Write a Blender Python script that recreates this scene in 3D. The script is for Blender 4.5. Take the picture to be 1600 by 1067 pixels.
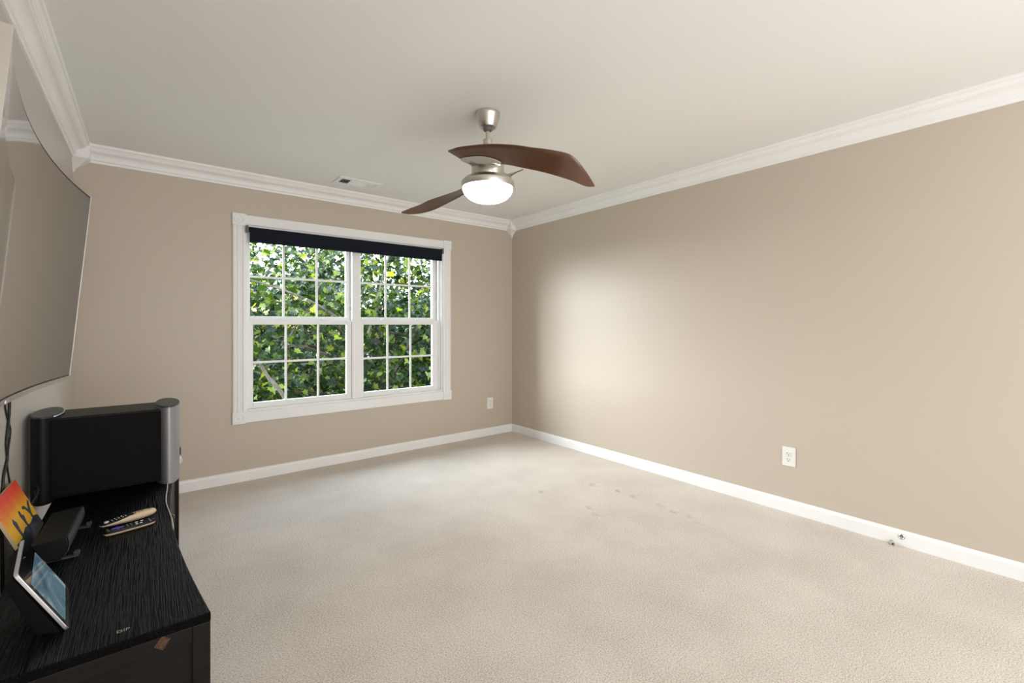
import bpy, bmesh, math, random
from mathutils import Vector, Matrix
R = math.radians
random.seed(7)
for o in list(bpy.data.objects):
    bpy.data.objects.remove(o, do_unlink=True)
sc = bpy.context.scene
col = sc.collection

# ------------------------------------------------------------------ camera
cam_d = bpy.data.cameras.new('camera')
cam_d.sensor_width = 36.0
cam_d.lens = 710 / 1600 * 36.0
cam_d.shift_y = -(533.5 - 507) / 1600
cam_d.clip_start = 0.02
cam = bpy.data.objects.new('camera', cam_d)
col.objects.link(cam)
cam.location = (0, 0, 1.23)
cam.rotation_euler = (R(90), 0, -R(38.6))
sc.camera = cam
sc.view_settings.view_transform = 'Standard'
sc.view_settings.look = 'None'
sc.view_settings.gamma = 1
sc.view_settings.use_curve_mapping = False
sc.view_settings.exposure = 0.1

# ------------------------------------------------------------------ world, sun, large lights
w = bpy.data.worlds.new('sky')
sc.world = w
w.use_nodes = True
nt = w.node_tree
nt.nodes.clear()
wo = nt.nodes.new('ShaderNodeOutputWorld')
bg = nt.nodes.new('ShaderNodeBackground')
tc = nt.nodes.new('ShaderNodeTexCoord')
sx = nt.nodes.new('ShaderNodeSeparateXYZ')
rp = nt.nodes.new('ShaderNodeValToRGB')
rp.color_ramp.elements[0].position = 0.0
rp.color_ramp.elements[0].color = (0.93, 0.96, 1.0, 1)
rp.color_ramp.elements[1].position = 0.7
rp.color_ramp.elements[1].color = (0.62, 0.78, 1.0, 1)
nt.links.new(tc.outputs['Generated'], sx.inputs[0])
nt.links.new(sx.outputs['Z'], rp.inputs[0])
nt.links.new(rp.outputs[0], bg.inputs[0])
bg.inputs[1].default_value = 6.0
nt.links.new(bg.outputs[0], wo.inputs[0])

def light(name, kind, loc, rot, energy, color, **kw):
    d = bpy.data.lights.new(name, kind)
    d.energy = energy
    d.color = color
    for k, v in kw.items():
        setattr(d, k, v)
    o = bpy.data.objects.new(name, d)
    o.location = loc
    o.rotation_euler = rot
    col.objects.link(o)
    return o

# bright hazy sun veiled by thin cloud, high beyond the tree on the window side
light('hazy_sun', 'SUN', (0, 0, 10), (R(-68), 0, R(46)), 12.5, (0.95, 0.97, 1.0), angle=R(54))
# soft fill light added behind the camera, with no known source there
light('added_rear_fill', 'AREA', (1.45, -1.42, 1.25), (R(90), 0, 0), 70, (0.96, 0.975, 1.0),
      shape='RECTANGLE', size=3.3, size_y=2.1)
# sampling portal in the window opening
pl = light('window_portal', 'AREA', (1.48, 4.235, 1.28), (R(-90), 0, 0), 1, (1, 1, 1),
           shape='RECTANGLE', size=1.78, size_y=1.5)
pl.data.cycles.is_portal = True

# ------------------------------------------------------------------ materials
def mat(name, color, rough=0.5, metal=0.0, spec=0.5, bump=None, noise=None, emit=None, trans=0, coat=0):
    m = bpy.data.materials.new(name)
    m.use_nodes = True
    n = m.node_tree.nodes
    b = n['Principled BSDF']
    b.inputs['Base Color'].default_value = (*color, 1)
    b.inputs['Roughness'].default_value = rough
    b.inputs['Metallic'].default_value = metal
    b.inputs['Specular IOR Level'].default_value = spec
    b.inputs['Coat Weight'].default_value = coat
    if trans:
        b.inputs['Transmission Weight'].default_value = trans
    if emit:
        b.inputs['Emission Color'].default_value = (*emit[0], 1)
        b.inputs['Emission Strength'].default_value = emit[1]
    t = n.new('ShaderNodeTexCoord')
    L = m.node_tree.links
    if noise:                       # (scale xyz, amount) mild tone variation of the material itself
        mp = n.new('ShaderNodeMapping')
        mp.inputs['Scale'].default_value = noise[0]
        L.new(t.outputs['Object'], mp.inputs[0])
        nz = n.new('ShaderNodeTexNoise')
        nz.inputs['Scale'].default_value = 1
        nz.inputs['Detail'].default_value = 4
        L.new(mp.outputs[0], nz.inputs['Vector'])
        cr = n.new('ShaderNodeValToRGB')
        a = noise[1]
        cr.color_ramp.elements[0].position = 0.3
        cr.color_ramp.elements[1].position = 0.7
        cr.color_ramp.elements[0].color = (*[c * (1 - a) for c in color], 1)
        cr.color_ramp.elements[1].color = (*[min(1, c * (1 + a)) for c in color], 1)
        L.new(nz.outputs['Fac'], cr.inputs[0])
        L.new(cr.outputs[0], b.inputs['Base Color'])
    if bump:                        # (scale xyz, strength, distance)
        mp2 = n.new('ShaderNodeMapping')
        mp2.inputs['Scale'].default_value = bump[0]
        L.new(t.outputs['Object'], mp2.inputs[0])
        nb = n.new('ShaderNodeTexNoise')
        nb.inputs['Scale'].default_value = 1
        nb.inputs['Detail'].default_value = 3
        L.new(mp2.outputs[0], nb.inputs['Vector'])
        bp = n.new('ShaderNodeBump')
        bp.inputs['Strength'].default_value = bump[1]
        bp.inputs['Distance'].default_value = bump[2]
        L.new(nb.outputs['Fac'], bp.inputs['Height'])
        L.new(bp.outputs[0], b.inputs['Normal'])
    return m

M = {}
M['wall'] = mat('wall_paint', (0.57, 0.495, 0.41), 0.40, spec=0.4, bump=((90, 90, 90), 0.12, 0.002))
M['wall_grey'] = mat('left_wall_grey', (0.56, 0.53, 0.485), 0.38, spec=0.45, bump=((90, 90, 90), 0.12, 0.002))  # lighter, greyer base colour, used on the left wall only
M['ceiling'] = mat('ceiling_paint', (0.87, 0.865, 0.845), 0.8, spec=0.2, bump=((70, 70, 70), 0.1, 0.002))
M['trim'] = mat('white_trim_paint', (0.90, 0.895, 0.885), 0.38, spec=0.4, noise=((3, 3, 3), 0.02))
M['vinyl'] = mat('white_vinyl', (0.88, 0.89, 0.89), 0.3, spec=0.45, noise=((3, 3, 3), 0.01))
M['plate'] = mat('white_plastic', (0.84, 0.83, 0.79), 0.35, noise=((9, 9, 9), 0.02))
M['slot'] = mat('dark_slot', (0.03, 0.03, 0.03), 0.6, noise=((9, 9, 9), 0.1))
M['nickel'] = mat('brushed_nickel', (0.62, 0.60, 0.55), 0.28, metal=1.0, bump=((6, 6, 260), 0.08, 0.001))
M['nickel_dull'] = mat('satin_nickel', (0.60, 0.57, 0.50), 0.4, metal=0.85, bump=((6, 6, 200), 0.05, 0.001))
M['blade'] = mat('dark_walnut_blade', (0.105, 0.048, 0.026), 0.28, spec=0.6, noise=((14, 60, 14), 0.10), coat=0.3)
M['globe'] = mat('frosted_lit_glass', (0.95, 0.93, 0.88), 0.3, emit=((1.0, 0.90, 0.74), 16.0))
M['black_plastic'] = mat('black_plastic', (0.006, 0.006, 0.006), 0.45, spec=0.2, noise=((20, 20, 20), 0.2))
M['black_matte'] = mat('black_grille_cloth', (0.007, 0.007, 0.0065), 0.85, spec=0.12, bump=((700, 700, 700), 0.3, 0.001))
M['dark_cap'] = mat('dark_grey_plastic', (0.035, 0.038, 0.042), 0.45, noise=((20, 20, 20), 0.1))
M['silver'] = mat('silver_grey_plastic', (0.30, 0.30, 0.32), 0.4, metal=0.55, noise=((5, 5, 2), 0.04))
M['silver_edge'] = mat('silver_trim', (0.66, 0.66, 0.68), 0.3, metal=0.8, noise=((5, 5, 5), 0.02))
M['tv_glass'] = mat('tv_screen_glass', (0.008, 0.008, 0.008), 0.10, spec=0.8, noise=((5, 5, 5), 0.1), coat=0.6)
M['tv_silver'] = mat('tv_bezel_silver', (0.50, 0.47, 0.42), 0.33, metal=0.8, noise=((5, 5, 5), 0.03))
M['cable'] = mat('black_cable', (0.014, 0.013, 0.012), 0.5, noise=((30, 30, 30), 0.1))
M['white_cable'] = mat('white_cable', (0.55, 0.54, 0.5), 0.5, noise=((30, 30, 30), 0.05))
M['shade'] = mat('navy_blackout_cloth', (0.008, 0.010, 0.020), 0.8, spec=0.2, bump=((900, 900, 900), 0.15, 0.0005))
M['bracket'] = mat('grey_bracket', (0.13, 0.13, 0.13), 0.5, noise=((9, 9, 9), 0.1))
M['tan'] = mat('cream_plastic', (0.66, 0.52, 0.36), 0.35, noise=((40, 40, 40), 0.05))
M['btn'] = mat('light_button', (0.75, 0.72, 0.64), 0.5, noise=((40, 40, 40), 0.05))
M['grey_btn'] = mat('grey_button', (0.16, 0.15, 0.15), 0.5, noise=((40, 40, 40), 0.05))
M['purple'] = mat('purple_button', (0.13, 0.06, 0.42), 0.5, noise=((40, 40, 40), 0.1))
M['bronze'] = mat('bronze_sticker', (0.10, 0.055, 0.03), 0.35, metal=0.6, noise=((200, 200, 200), 0.5))
M['print'] = mat('grey_print', (0.33, 0.33, 0.31), 0.5, noise=((300, 300, 300), 0.3))
M['brass'] = mat('brass', (0.40, 0.34, 0.20), 0.35, metal=1, noise=((90, 90, 90), 0.1))
M['slate'] = mat('slate_paint', (0.045, 0.055, 0.08), 0.6, noise=((50, 50, 50), 0.3))
M['canvas_edge'] = mat('canvas_edge', (0.55, 0.42, 0.24), 0.8, bump=((800, 800, 800), 0.3, 0.0005))

def glass():
    m = bpy.data.materials.new('window_glass')
    m.use_nodes = True
    n = m.node_tree.nodes
    n.clear()
    L = m.node_tree.links
    o = n.new('ShaderNodeOutputMaterial')
    mx = n.new('ShaderNodeMixShader')
    tr = n.new('ShaderNodeBsdfTransparent')
    tr.inputs[0].default_value = (0.96, 0.98, 0.97, 1)
    gl = n.new('ShaderNodeBsdfGlossy')
    gl.inputs['Roughness'].default_value = 0.0
    fr = n.new('ShaderNodeFresnel')
    fr.inputs[0].default_value = 1.07
    L.new(fr.outputs[0], mx.inputs[0])
    L.new(tr.outputs[0], mx.inputs[1])
    L.new(gl.outputs[0], mx.inputs[2])
    L.new(mx.outputs[0], o.inputs[0])
    return m
M['glass'] = glass()

def carpet():
    m = mat('beige_carpet', (0.60, 0.53, 0.445), 0.95, spec=0.1)
    n = m.node_tree.nodes
    L = m.node_tree.links
    b = n['Principled BSDF']
    b.inputs['Sheen Weight'].default_value = 0.25
    b.inputs['Sheen Roughness'].default_value = 0.6
    t = n.new('ShaderNodeTexCoord')
    fine = n.new('ShaderNodeTexNoise')
    fine.inputs['Scale'].default_value = 380
    fine.inputs['Detail'].default_value = 3
    L.new(t.outputs['Object'], fine.inputs['Vector'])
    mp = n.new('ShaderNodeMapping')
    mp.inputs['Scale'].default_value = (150, 190, 150)
    L.new(t.outputs['Object'], mp.inputs[0])
    mid = n.new('ShaderNodeTexNoise')
    mid.inputs['Scale'].default_value = 1
    mid.inputs['Detail'].default_value = 5
    L.new(mp.outputs[0], mid.inputs['Vector'])
    big = n.new('ShaderNodeTexNoise')
    big.inputs['Scale'].default_value = 3.0
    big.inputs['Detail'].default_value = 3
    L.new(t.outputs['Object'], big.inputs['Vector'])
    cr = n.new('ShaderNodeValToRGB')
    cr.color_ramp.elements[0].position = 0.32
    cr.color_ramp.elements[0].color = (0.50, 0.43, 0.355, 1)
    cr.color_ramp.elements[1].position = 0.62
    cr.color_ramp.elements[1].color = (0.86, 0.785, 0.70, 1)
    add = n.new('ShaderNodeMath')
    add.operation = 'MULTIPLY_ADD'
    L.new(big.outputs['Fac'], add.inputs[0])
    add.inputs[1].default_value = 0.22
    L.new(mid.outputs['Fac'], add.inputs[2])
    sb = n.new('ShaderNodeMath')
    sb.operation = 'SUBTRACT'
    L.new(add.outputs[0], sb.inputs[0])
    sb.inputs[1].default_value = 0.11
    L.new(sb.outputs[0], cr.inputs[0])
    L.new(cr.outputs[0], b.inputs['Base Color'])
    # pile height, soft waves and the dents left by furniture feet
    h = n.new('ShaderNodeMath')
    h.operation = 'MULTIPLY_ADD'
    L.new(mid.outputs['Fac'], h.inputs[0])
    h.inputs[1].default_value = 1.0
    f2 = n.new('ShaderNodeMath')
    f2.operation = 'MULTIPLY'
    L.new(fine.outputs['Fac'], f2.inputs[0])
    f2.inputs[1].default_value = 0.5
    L.new(f2.outputs[0], h.inputs[2])
    last = h
    g = n.new('ShaderNodeMath')
    g.operation = 'MULTIPLY_ADD'
    L.new(big.outputs['Fac'], g.inputs[0])
    g.inputs[1].default_value = 2.0
    L.new(last.outputs[0], g.inputs[2])
    last = g
    geo = n.new('ShaderNodeNewGeometry')
    for (x, y, r) in DENTS:
        d = n.new('ShaderNodeVectorMath')
        d.operation = 'DISTANCE'
        L.new(geo.outputs['Position'], d.inputs[0])
        d.inputs[1].default_value = (x, y, 0)
        mr = n.new('ShaderNodeMapRange')
        mr.interpolation_type = 'SMOOTHSTEP'
        mr.inputs['From Min'].default_value = 0
        mr.inputs['From Max'].default_value = r
        mr.inputs['To Min'].default_value = -3.4
        mr.inputs['To Max'].default_value = 0
        L.new(d.outputs['Value'], mr.inputs['Value'])
        a = n.new('ShaderNodeMath')
        a.operation = 'ADD'
        L.new(last.outputs[0], a.inputs[0])
        L.new(mr.outputs['Result'], a.inputs[1])
        last = a
    bp = n.new('ShaderNodeBump')
    bp.inputs['Strength'].default_value = 1.0
    bp.inputs['Distance'].default_value = 0.005
    L.new(last.outputs[0], bp.inputs['Height'])
    L.new(bp.outputs[0], b.inputs['Normal'])
    return m
DENTS = [(2.67, 2.33, .05), (2.27, 2.46, .05), (2.72, 2.13, .04), (2.72, 1.99, .05), (2.33, 2.05, .05),
         (2.27, 1.96, .045), (2.73, 1.78, .05), (2.72, 1.55, .05), (2.68, 1.48, .055), (2.70, 1.67, .04)]
M['carpet'] = carpet()

def grainwood():
    m = mat('black_brown_ridged_wood', (0.003, 0.003, 0.003), 0.34, spec=0.07)
    n = m.node_tree.nodes
    L = m.node_tree.links
    b = n['Principled BSDF']
    t = n.new('ShaderNodeTexCoord')
    mp = n.new('ShaderNodeMapping')
    mp.inputs['Scale'].default_value = (330, 9, 330)
    L.new(t.outputs['Object'], mp.inputs[0])
    nz = n.new('ShaderNodeTexNoise')
    nz.inputs['Scale'].default_value = 1
    nz.inputs['Detail'].default_value = 2
    nz.inputs['Distortion'].default_value = 0.0
    L.new(mp.outputs[0], nz.inputs['Vector'])
    cr = n.new('ShaderNodeValToRGB')
    cr.color_ramp.elements[0].position = 0.42
    cr.color_ramp.elements[1].position = 0.60
    L.new(nz.outputs['Fac'], cr.inputs[0])
    bp = n.new('ShaderNodeBump')
    bp.inputs['Strength'].default_value = 1.0
    bp.inputs['Distance'].default_value = 0.0018
    L.new(cr.outputs[0], bp.inputs['Height'])
    L.new(bp.outputs[0], b.inputs['Normal'])
    mc = n.new('ShaderNodeMixRGB')
    mc.inputs[1].default_value = (0.0012, 0.0012, 0.0012, 1)
    mc.inputs[2].default_value = (0.0045, 0.0045, 0.0048, 1)
    L.new(cr.outputs[0], mc.inputs[0])
    L.new(mc.outputs[0], b.inputs['Base Color'])
    return m
M['grain'] = grainwood()
M['stand'] = mat('dark_brown_wood', (0.007, 0.005, 0.004), 0.45, spec=0.2, noise=((8, 8, 60), 0.3))

def screen_mat():
    m = mat('screen_picture', (0.02, 0.03, 0.04), 0.12, coat=0.5)
    n = m.node_tree.nodes
    L = m.node_tree.links
    b = n['Principled BSDF']
    t = n.new('ShaderNodeTexCoord')
    mp = n.new('ShaderNodeMapping')
    mp.inputs['Scale'].default_value = (14, 9, 14)
    L.new(t.outputs['Object'], mp.inputs[0])
    nz = n.new('ShaderNodeTexNoise')
    nz.inputs['Scale'].default_value = 1
    nz.inputs['Detail'].default_value = 6
    nz.inputs['Distortion'].default_value = 0.8
    L.new(mp.outputs[0], nz.inputs['Vector'])
    cr = n.new('ShaderNodeValToRGB')
    cr.color_ramp.elements[0].position = 0.35
    cr.color_ramp.elements[0].color = (0.03, 0.09, 0.13, 1)
    e = cr.color_ramp.elements.new(0.52)
    e.color = (0.11, 0.20, 0.25, 1)
    cr.color_ramp.elements[-1].position = 0.68
    cr.color_ramp.elements[-1].color = (0.40, 0.47, 0.50, 1)
    L.new(nz.outputs['Fac'], cr.inputs[0])
    L.new(cr.outputs[0], b.inputs['Emission Color'])
    b.inputs['Emission Strength'].default_value = 0.75
    return m
M['screen'] = screen_mat()

def painting_mat():
    m = mat('sunset_canvas_paint', (0.8, 0.3, 0.05), 0.55)
    n = m.node_tree.nodes
    L = m.node_tree.links
    b = n['Principled BSDF']
    t = n.new('ShaderNodeTexCoord')
    s = n.new('ShaderNodeSeparateXYZ')
    L.new(t.outputs['Object'], s.inputs[0])
    nz = n.new('ShaderNodeTexNoise')
    nz.inputs['Scale'].default_value = 16
    nz.inputs['Detail'].default_value = 4
    L.new(t.outputs['Object'], nz.inputs['Vector'])
    a = n.new('ShaderNodeMath')
    a.operation = 'MULTIPLY_ADD'
    L.new(nz.outputs['Fac'], a.inputs[0])
    a.inputs[1].default_value = 0.055
    L.new(s.outputs['Z'], a.inputs[2])
    mr = n.new('ShaderNodeMapRange')
    mr.inputs['From Min'].default_value = 0.0275
    mr.inputs['From Max'].default_value = 0.2275
    L.new(a.outputs[0], mr.inputs['Value'])
    cr = n.new('ShaderNodeValToRGB')
    els = [(0.0, (0.90, 0.52, 0.03)), (0.50, (0.88, 0.46, 0.03)), (0.66, (0.82, 0.22, 0.03)),
           (0.80, (0.80, 0.07, 0.03)), (1.0, (0.62, 0.04, 0.03))]
    cr.color_ramp.elements[0].color = (*els[0][1], 1)
    cr.color_ramp.elements[1].color = (*els[-1][1], 1)
    for p, c in els[1:-1]:
        e = cr.color_ramp.elements.new(p)
        e.color = (*c, 1)
    L.new(mr.outputs[0], cr.inputs[0])
    L.new(cr.outputs[0], b.inputs['Base Color'])
    return m
M['painting'] = painting_mat()

def leaf_mat(name, c0, c1, c2):
    m = bpy.data.materials.new(name)
    m.use_nodes = True
    n = m.node_tree.nodes
    n.clear()
    L = m.node_tree.links
    o = n.new('ShaderNodeOutputMaterial')
    at = n.new('ShaderNodeAttribute')
    at.attribute_name = 'tint'
    cr = n.new('ShaderNodeValToRGB')
    cr.color_ramp.elements[0].color = (*c0, 1)
    cr.color_ramp.elements[1].color = (*c2, 1)
    e = cr.color_ramp.elements.new(0.6)
    e.color = (*c1, 1)
    L.new(at.outputs['Fac'], cr.inputs[0])
    p = n.new('ShaderNodeBsdfPrincipled')
    p.inputs['Roughness'].default_value = 0.38
    p.inputs['Specular IOR Level'].default_value = 0.5
    L.new(cr.outputs[0], p.inputs['Base Color'])
    tl = n.new('ShaderNodeBsdfTranslucent')
    hs = n.new('ShaderNodeHueSaturation')
    hs.inputs['Hue'].default_value = 0.475
    hs.inputs['Saturation'].default_value = 1.15
    hs.inputs['Value'].default_value = 1.9
    L.new(cr.outputs[0], hs.inputs['Color'])
    L.new(hs.outputs[0], tl.inputs[0])
    mx = n.new('ShaderNodeMixShader')
    mx.inputs[0].default_value = 0.35
    L.new(p.outputs[0], mx.inputs[1])
    L.new(tl.outputs[0], mx.inputs[2])
    L.new(mx.outputs[0], o.inputs[0])
    return m
M['leaf'] = leaf_mat('maple_leaves', (0.006, 0.018, 0.005), (0.025, 0.058, 0.010), (0.24, 0.31, 0.05))  # random leaf tones, range widened to stand in for sun highlights and shade
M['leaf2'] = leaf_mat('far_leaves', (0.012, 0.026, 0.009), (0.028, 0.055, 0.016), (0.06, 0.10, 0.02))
M['bark'] = mat('grey_bark', (0.12, 0.10, 0.08), 0.85, noise=((9, 9, 3), 0.4), bump=((60, 60, 14), 0.6, 0.01))
M['grass'] = mat('lawn', (0.06, 0.11, 0.025), 0.9, noise=((3, 3, 3), 0.35), bump=((40, 40, 40), 0.5, 0.03))
M['siding'] = mat('pale_siding', (0.50, 0.53, 0.60), 0.7, noise=((0.3, 0.3, 12), 0.12))
M['ochre'] = mat('ochre_gable', (0.50, 0.36, 0.12), 0.7, noise=((2, 2, 12), 0.12))
M['shingle'] = mat('grey_shingle', (0.16, 0.17, 0.21), 0.85, noise=((8, 8, 8), 0.3))
M['house_glass'] = mat('house_window_glass', (0.05, 0.09, 0.14), 0.08, noise=((1, 1, 1), 0.1))
M['exterior'] = mat('exterior_siding', (0.55, 0.53, 0.49), 0.8, noise=((2, 2, 20), 0.08))

# ------------------------------------------------------------------ helpers
class MB:
    def __init__(s):
        s.v = []; s.f = []; s.mi = []
    def add(s, vs, fs, mi=0):
        b = len(s.v)
        s.v += [tuple(v) for v in vs]
        s.f += [tuple(i + b for i in f) for f in fs]
        s.mi += [mi] * len(fs)
        return s
    def box(s, x0, x1, y0, y1, z0, z1, mi=0):
        return s.add([(x0, y0, z0), (x1, y0, z0), (x1, y1, z0), (x0, y1, z0), (x0, y0, z1), (x1, y0, z1), (x1, y1, z1), (x0, y1, z1)],
                     [(0, 3, 2, 1), (4, 5, 6, 7), (0, 1, 5, 4), (1, 2, 6, 5), (2, 3, 7, 6), (3, 0, 4, 7)], mi)
    def prism(s, pts, z0, z1, mi=0):          # pts ccw in xy
        n = len(pts)
        vs = [(p[0], p[1], z0) for p in pts] + [(p[0], p[1], z1) for p in pts]
        fs = [tuple(range(n - 1, -1, -1)), tuple(range(n, 2 * n))] + [(i, (i + 1) % n, n + (i + 1) % n, n + i) for i in range(n)]
        return s.add(vs, fs, mi)
    def lathe(s, prof, n=48, c=(0, 0), cap=True, mi=0):   # prof [(r,z)]
        vs = []; fs = []
        for r, z in prof:
            for k in range(n):
                a = 2 * math.pi * k / n
                vs.append((c[0] + r * math.cos(a), c[1] + r * math.sin(a), z))
        for j in range(len(prof) - 1):
            for k in range(n):
                k2 = (k + 1) % n
                fs.append((j * n + k, j * n + k2, (j + 1) * n + k2, (j + 1) * n + k))
        if cap:
            fs.append(tuple(range(n - 1, -1, -1)))
            m = len(prof) - 1
            fs.append(tuple(m * n + k for k in range(n)))
        return s.add(vs, fs, mi)
    def tube(s, pts, rad, n=8, mi=0):         # pts list of Vector, rad number or list
        pts = [Vector(p) for p in pts]
        rr = rad if isinstance(rad, (list, tuple)) else [rad] * len(pts)
        vs = []; fs = []
        up = Vector((0.13, 0.21, 0.97)).normalized()
        for i, p in enumerate(pts):
            d = (pts[min(i + 1, len(pts) - 1)] - pts[max(i - 1, 0)]).normalized()
            a = d.cross(up)
            if a.length < 0.2:
                a = d.cross(Vector((1, 0, 0)))
            a.normalize()
            b = d.cross(a).normalized()
            for k in range(n):
                t = 2 * math.pi * k / n
                vs.append(p + (a * math.cos(t) + b * math.sin(t)) * rr[i])
        for i in range(len(pts) - 1):
            for k in range(n):
                k2 = (k + 1) % n
                fs.append((i * n + k, (i + 1) * n + k, (i + 1) * n + k2, i * n + k2))
        fs.append(tuple(range(n)))
        fs.append(tuple((len(pts) - 1) * n + k for k in range(n - 1, -1, -1)))
        return s.add(vs, fs, mi)
    def build(s, name, mats, parent=None, smooth=False, bevel=0, loc=None, angle=40, seg=2):
        me = bpy.data.meshes.new(name)
        me.from_pydata(s.v, [], s.f)
        if not isinstance(mats, (list, tuple)):
            mats = [mats]
        for m in mats:
            me.materials.append(m)
        for i, p in enumerate(me.polygons):
            p.material_index = s.mi[i]
        bm = bmesh.new()
        bm.from_mesh(me)
        bmesh.ops.recalc_face_normals(bm, faces=bm.faces)
        if smooth:
            for f in bm.faces:
                f.smooth = True
            for e in bm.edges:
                if len(e.link_faces) == 2 and e.calc_face_angle(0) > R(angle):
                    e.smooth = False
        bm.to_mesh(me)
        bm.free()
        o = bpy.data.objects.new(name, me)
        col.objects.link(o)
        if loc:
            o.location = loc
        if parent:
            o.parent = parent
        if bevel:
            b = o.modifiers.new('bevel', 'BEVEL')
            b.width = bevel
            b.segments = seg
            b.limit_method = 'ANGLE'
        return o

def tag(o, label=None, cat=None, group=None, kind=None):
    if label: o['label'] = label
    if cat: o['category'] = cat
    if group: o['group'] = group
    if kind: o['kind'] = kind
    return o

def empty(name, loc=(0, 0, 0), rz=0):
    o = bpy.data.objects.new(name, None)
    o.empty_display_size = 0.1
    col.objects.link(o)
    o.location = loc
    o.rotation_euler = (0, 0, rz)
    return o

def curve_pts(pts, n=8):                       # Catmull-Rom through pts
    P = [Vector(p) for p in pts]
    P = [P[0] * 2 - P[1]] + P + [P[-1] * 2 - P[-2]]
    out = []
    for i in range(1, len(P) - 2):
        for k in range(n):
            t = k / n
            a, b, c, d = P[i - 1], P[i], P[i + 1], P[i + 2]
            out.append(0.5 * ((2 * b) + (c - a) * t + (2 * a - 5 * b + 4 * c - d) * t * t + (3 * b - a - 3 * c + d) * t ** 3))
    out.append(P[-2])
    return out

def textmesh(name, body, size, material, parent, extrude=0.0002):
    cu = bpy.data.curves.new(name, 'FONT')
    cu.body = body
    cu.size = size
    cu.extrude = extrude
    cu.align_x = 'CENTER'
    tmp = bpy.data.objects.new(name + '_tmp', cu)
    col.objects.link(tmp)
    dg = bpy.context.evaluated_depsgraph_get()
    dg.update()
    me = bpy.data.meshes.new_from_object(tmp.evaluated_get(dg))
    bpy.data.objects.remove(tmp, do_unlink=True)
    me.materials.clear()
    me.materials.append(material)
    o = bpy.data.objects.new(name, me)
    col.objects.link(o)
    if parent:
        o.parent = parent
    return o

# ------------------------------------------------------------------ room shell
XL, XR, YB, YW, ZC = -0.39, 3.28, -1.5, 4.11, 2.41
T = 0.15
OX0, OX1, OZ0, OZ1 = 0.59, 2.365, 0.54, 2.02       # window opening
tag(MB().box(XL - T, XR + T, YB - T, YW + T, -0.12, 0).build('floor', M['carpet']), kind='structure')
tag(MB().box(XL - T, XR + T, YB - T, YW + T, ZC, ZC + 0.2).build('ceiling', M['ceiling']), kind='structure')
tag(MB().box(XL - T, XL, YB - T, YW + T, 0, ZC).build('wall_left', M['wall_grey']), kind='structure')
tag(MB().box(XR, XR + T, YB - T, YW + T, 0, ZC).build('wall_right', M['wall']), kind='structure')
tag(MB().box(XL, XR, YB - T, YB, 0, ZC).build('wall_back', M['wall']), kind='structure')
wf = MB()
wf.box(XL, OX0, YW, YW + T, 0, ZC).box(OX1, XR, YW, YW + T, 0, ZC)
wf.box(OX0, OX1, YW, YW + T, 0, OZ0).box(OX0, OX1, YW, YW + T, OZ1, ZC)
tag(wf.build('wall_front', M['wall']), kind='structure')

# baseboards: profile (offset from wall, height)
BP = [(0, 0), (0.014, 0), (0.014, 0.066), (0.011, 0.076), (0.006, 0.083), (0, 0.085)]
def sweep_wall(mb, prof, wall, a0, a1):
    # wall: 'front' runs along x at y=YW; 'left'/'right' run along y
    def pt(o, z, a):
        if wall == 'front': return (a, YW - o, z)
        if wall == 'back': return (a, YB + o, z)
        if wall == 'left': return (XL + o, a, z)
        return (XR - o, a, z)
    n = len(prof)
    vs = [pt(o, z, a0) for o, z in prof] + [pt(o, z, a1) for o, z in prof]
    fs = [(i, (i + 1) % n, n + (i + 1) % n, n + i) for i in range(n)] + [tuple(range(n)), tuple(range(2 * n - 1, n - 1, -1))]
    mb.add(vs, fs)
    return mb
for wname, a0, a1 in (('front', XL, XR), ('right', YB, YW), ('left', YB, YW), ('back', XL, XR)):
    tag(sweep_wall(MB(), BP, wname, a0, a1).build('baseboard_' + wname, M['trim']), kind='structure')

# crown moulding
CP = [(0, 2.304), (0.010, 2.304), (0.013, 2.312), (0.013, 2.318), (0.020, 2.322)]
for k in range(7):                              # cove
    a = k / 6 * math.pi / 2
    CP.append((0.022 + 0.036 * (1 - math.cos(a)), 2.326 + 0.040 * math.sin(a)))
CP += [(0.060, 2.370), (0.066, 2.372), (0.068, 2.378), (0.074, 2.384), (0.080, 2.392), (0.088, 2.394), (0.090, 2.40), (0.090, ZC), (0, ZC)]
for i, (wname, a0, a1) in enumerate((('front', XL, XR), ('right', YB, YW), ('left', YB, YW), ('back', XL, XR))):
    tag(sweep_wall(MB(), CP, wname, a0, a1).build('trim_%d' % (i + 1), M['trim'], smooth=True, angle=25), kind='structure')
def corner_block(i, x, y, sxn, syn):
    mb = MB()
    lv = [(ZC, .098), (2.40, .098), (2.388, .094), (2.375, .088), (2.312, .088), (2.306, .080), (2.30, .070), (2.288, .054), (2.27, .034), (2.25, .018), (2.23, .006), (2.222, .001)]
    vs = []; fs = []
    for z, s_ in lv:
        vs += [(x, y, z), (x + sxn * s_, y, z), (x + sxn * s_, y + syn * s_, z), (x, y + syn * s_, z)]
    for j in range(len(lv) - 1):
        for k in range(4):
            fs.append((j * 4 + k, j * 4 + (k + 1) % 4, j * 4 + 4 + (k + 1) % 4, j * 4 + 4 + k))
    fs += [(0, 1, 2, 3), tuple(4 * (len(lv) - 1) + k for k in (3, 2, 1, 0))]
    mb.add(vs, fs)
    tag(mb.build('trim_%d' % i, M['trim']), kind='structure')
corner_block(5, XL, YW, 1, -1)
corner_block(6, XR, YW, -1, -1)

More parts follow.
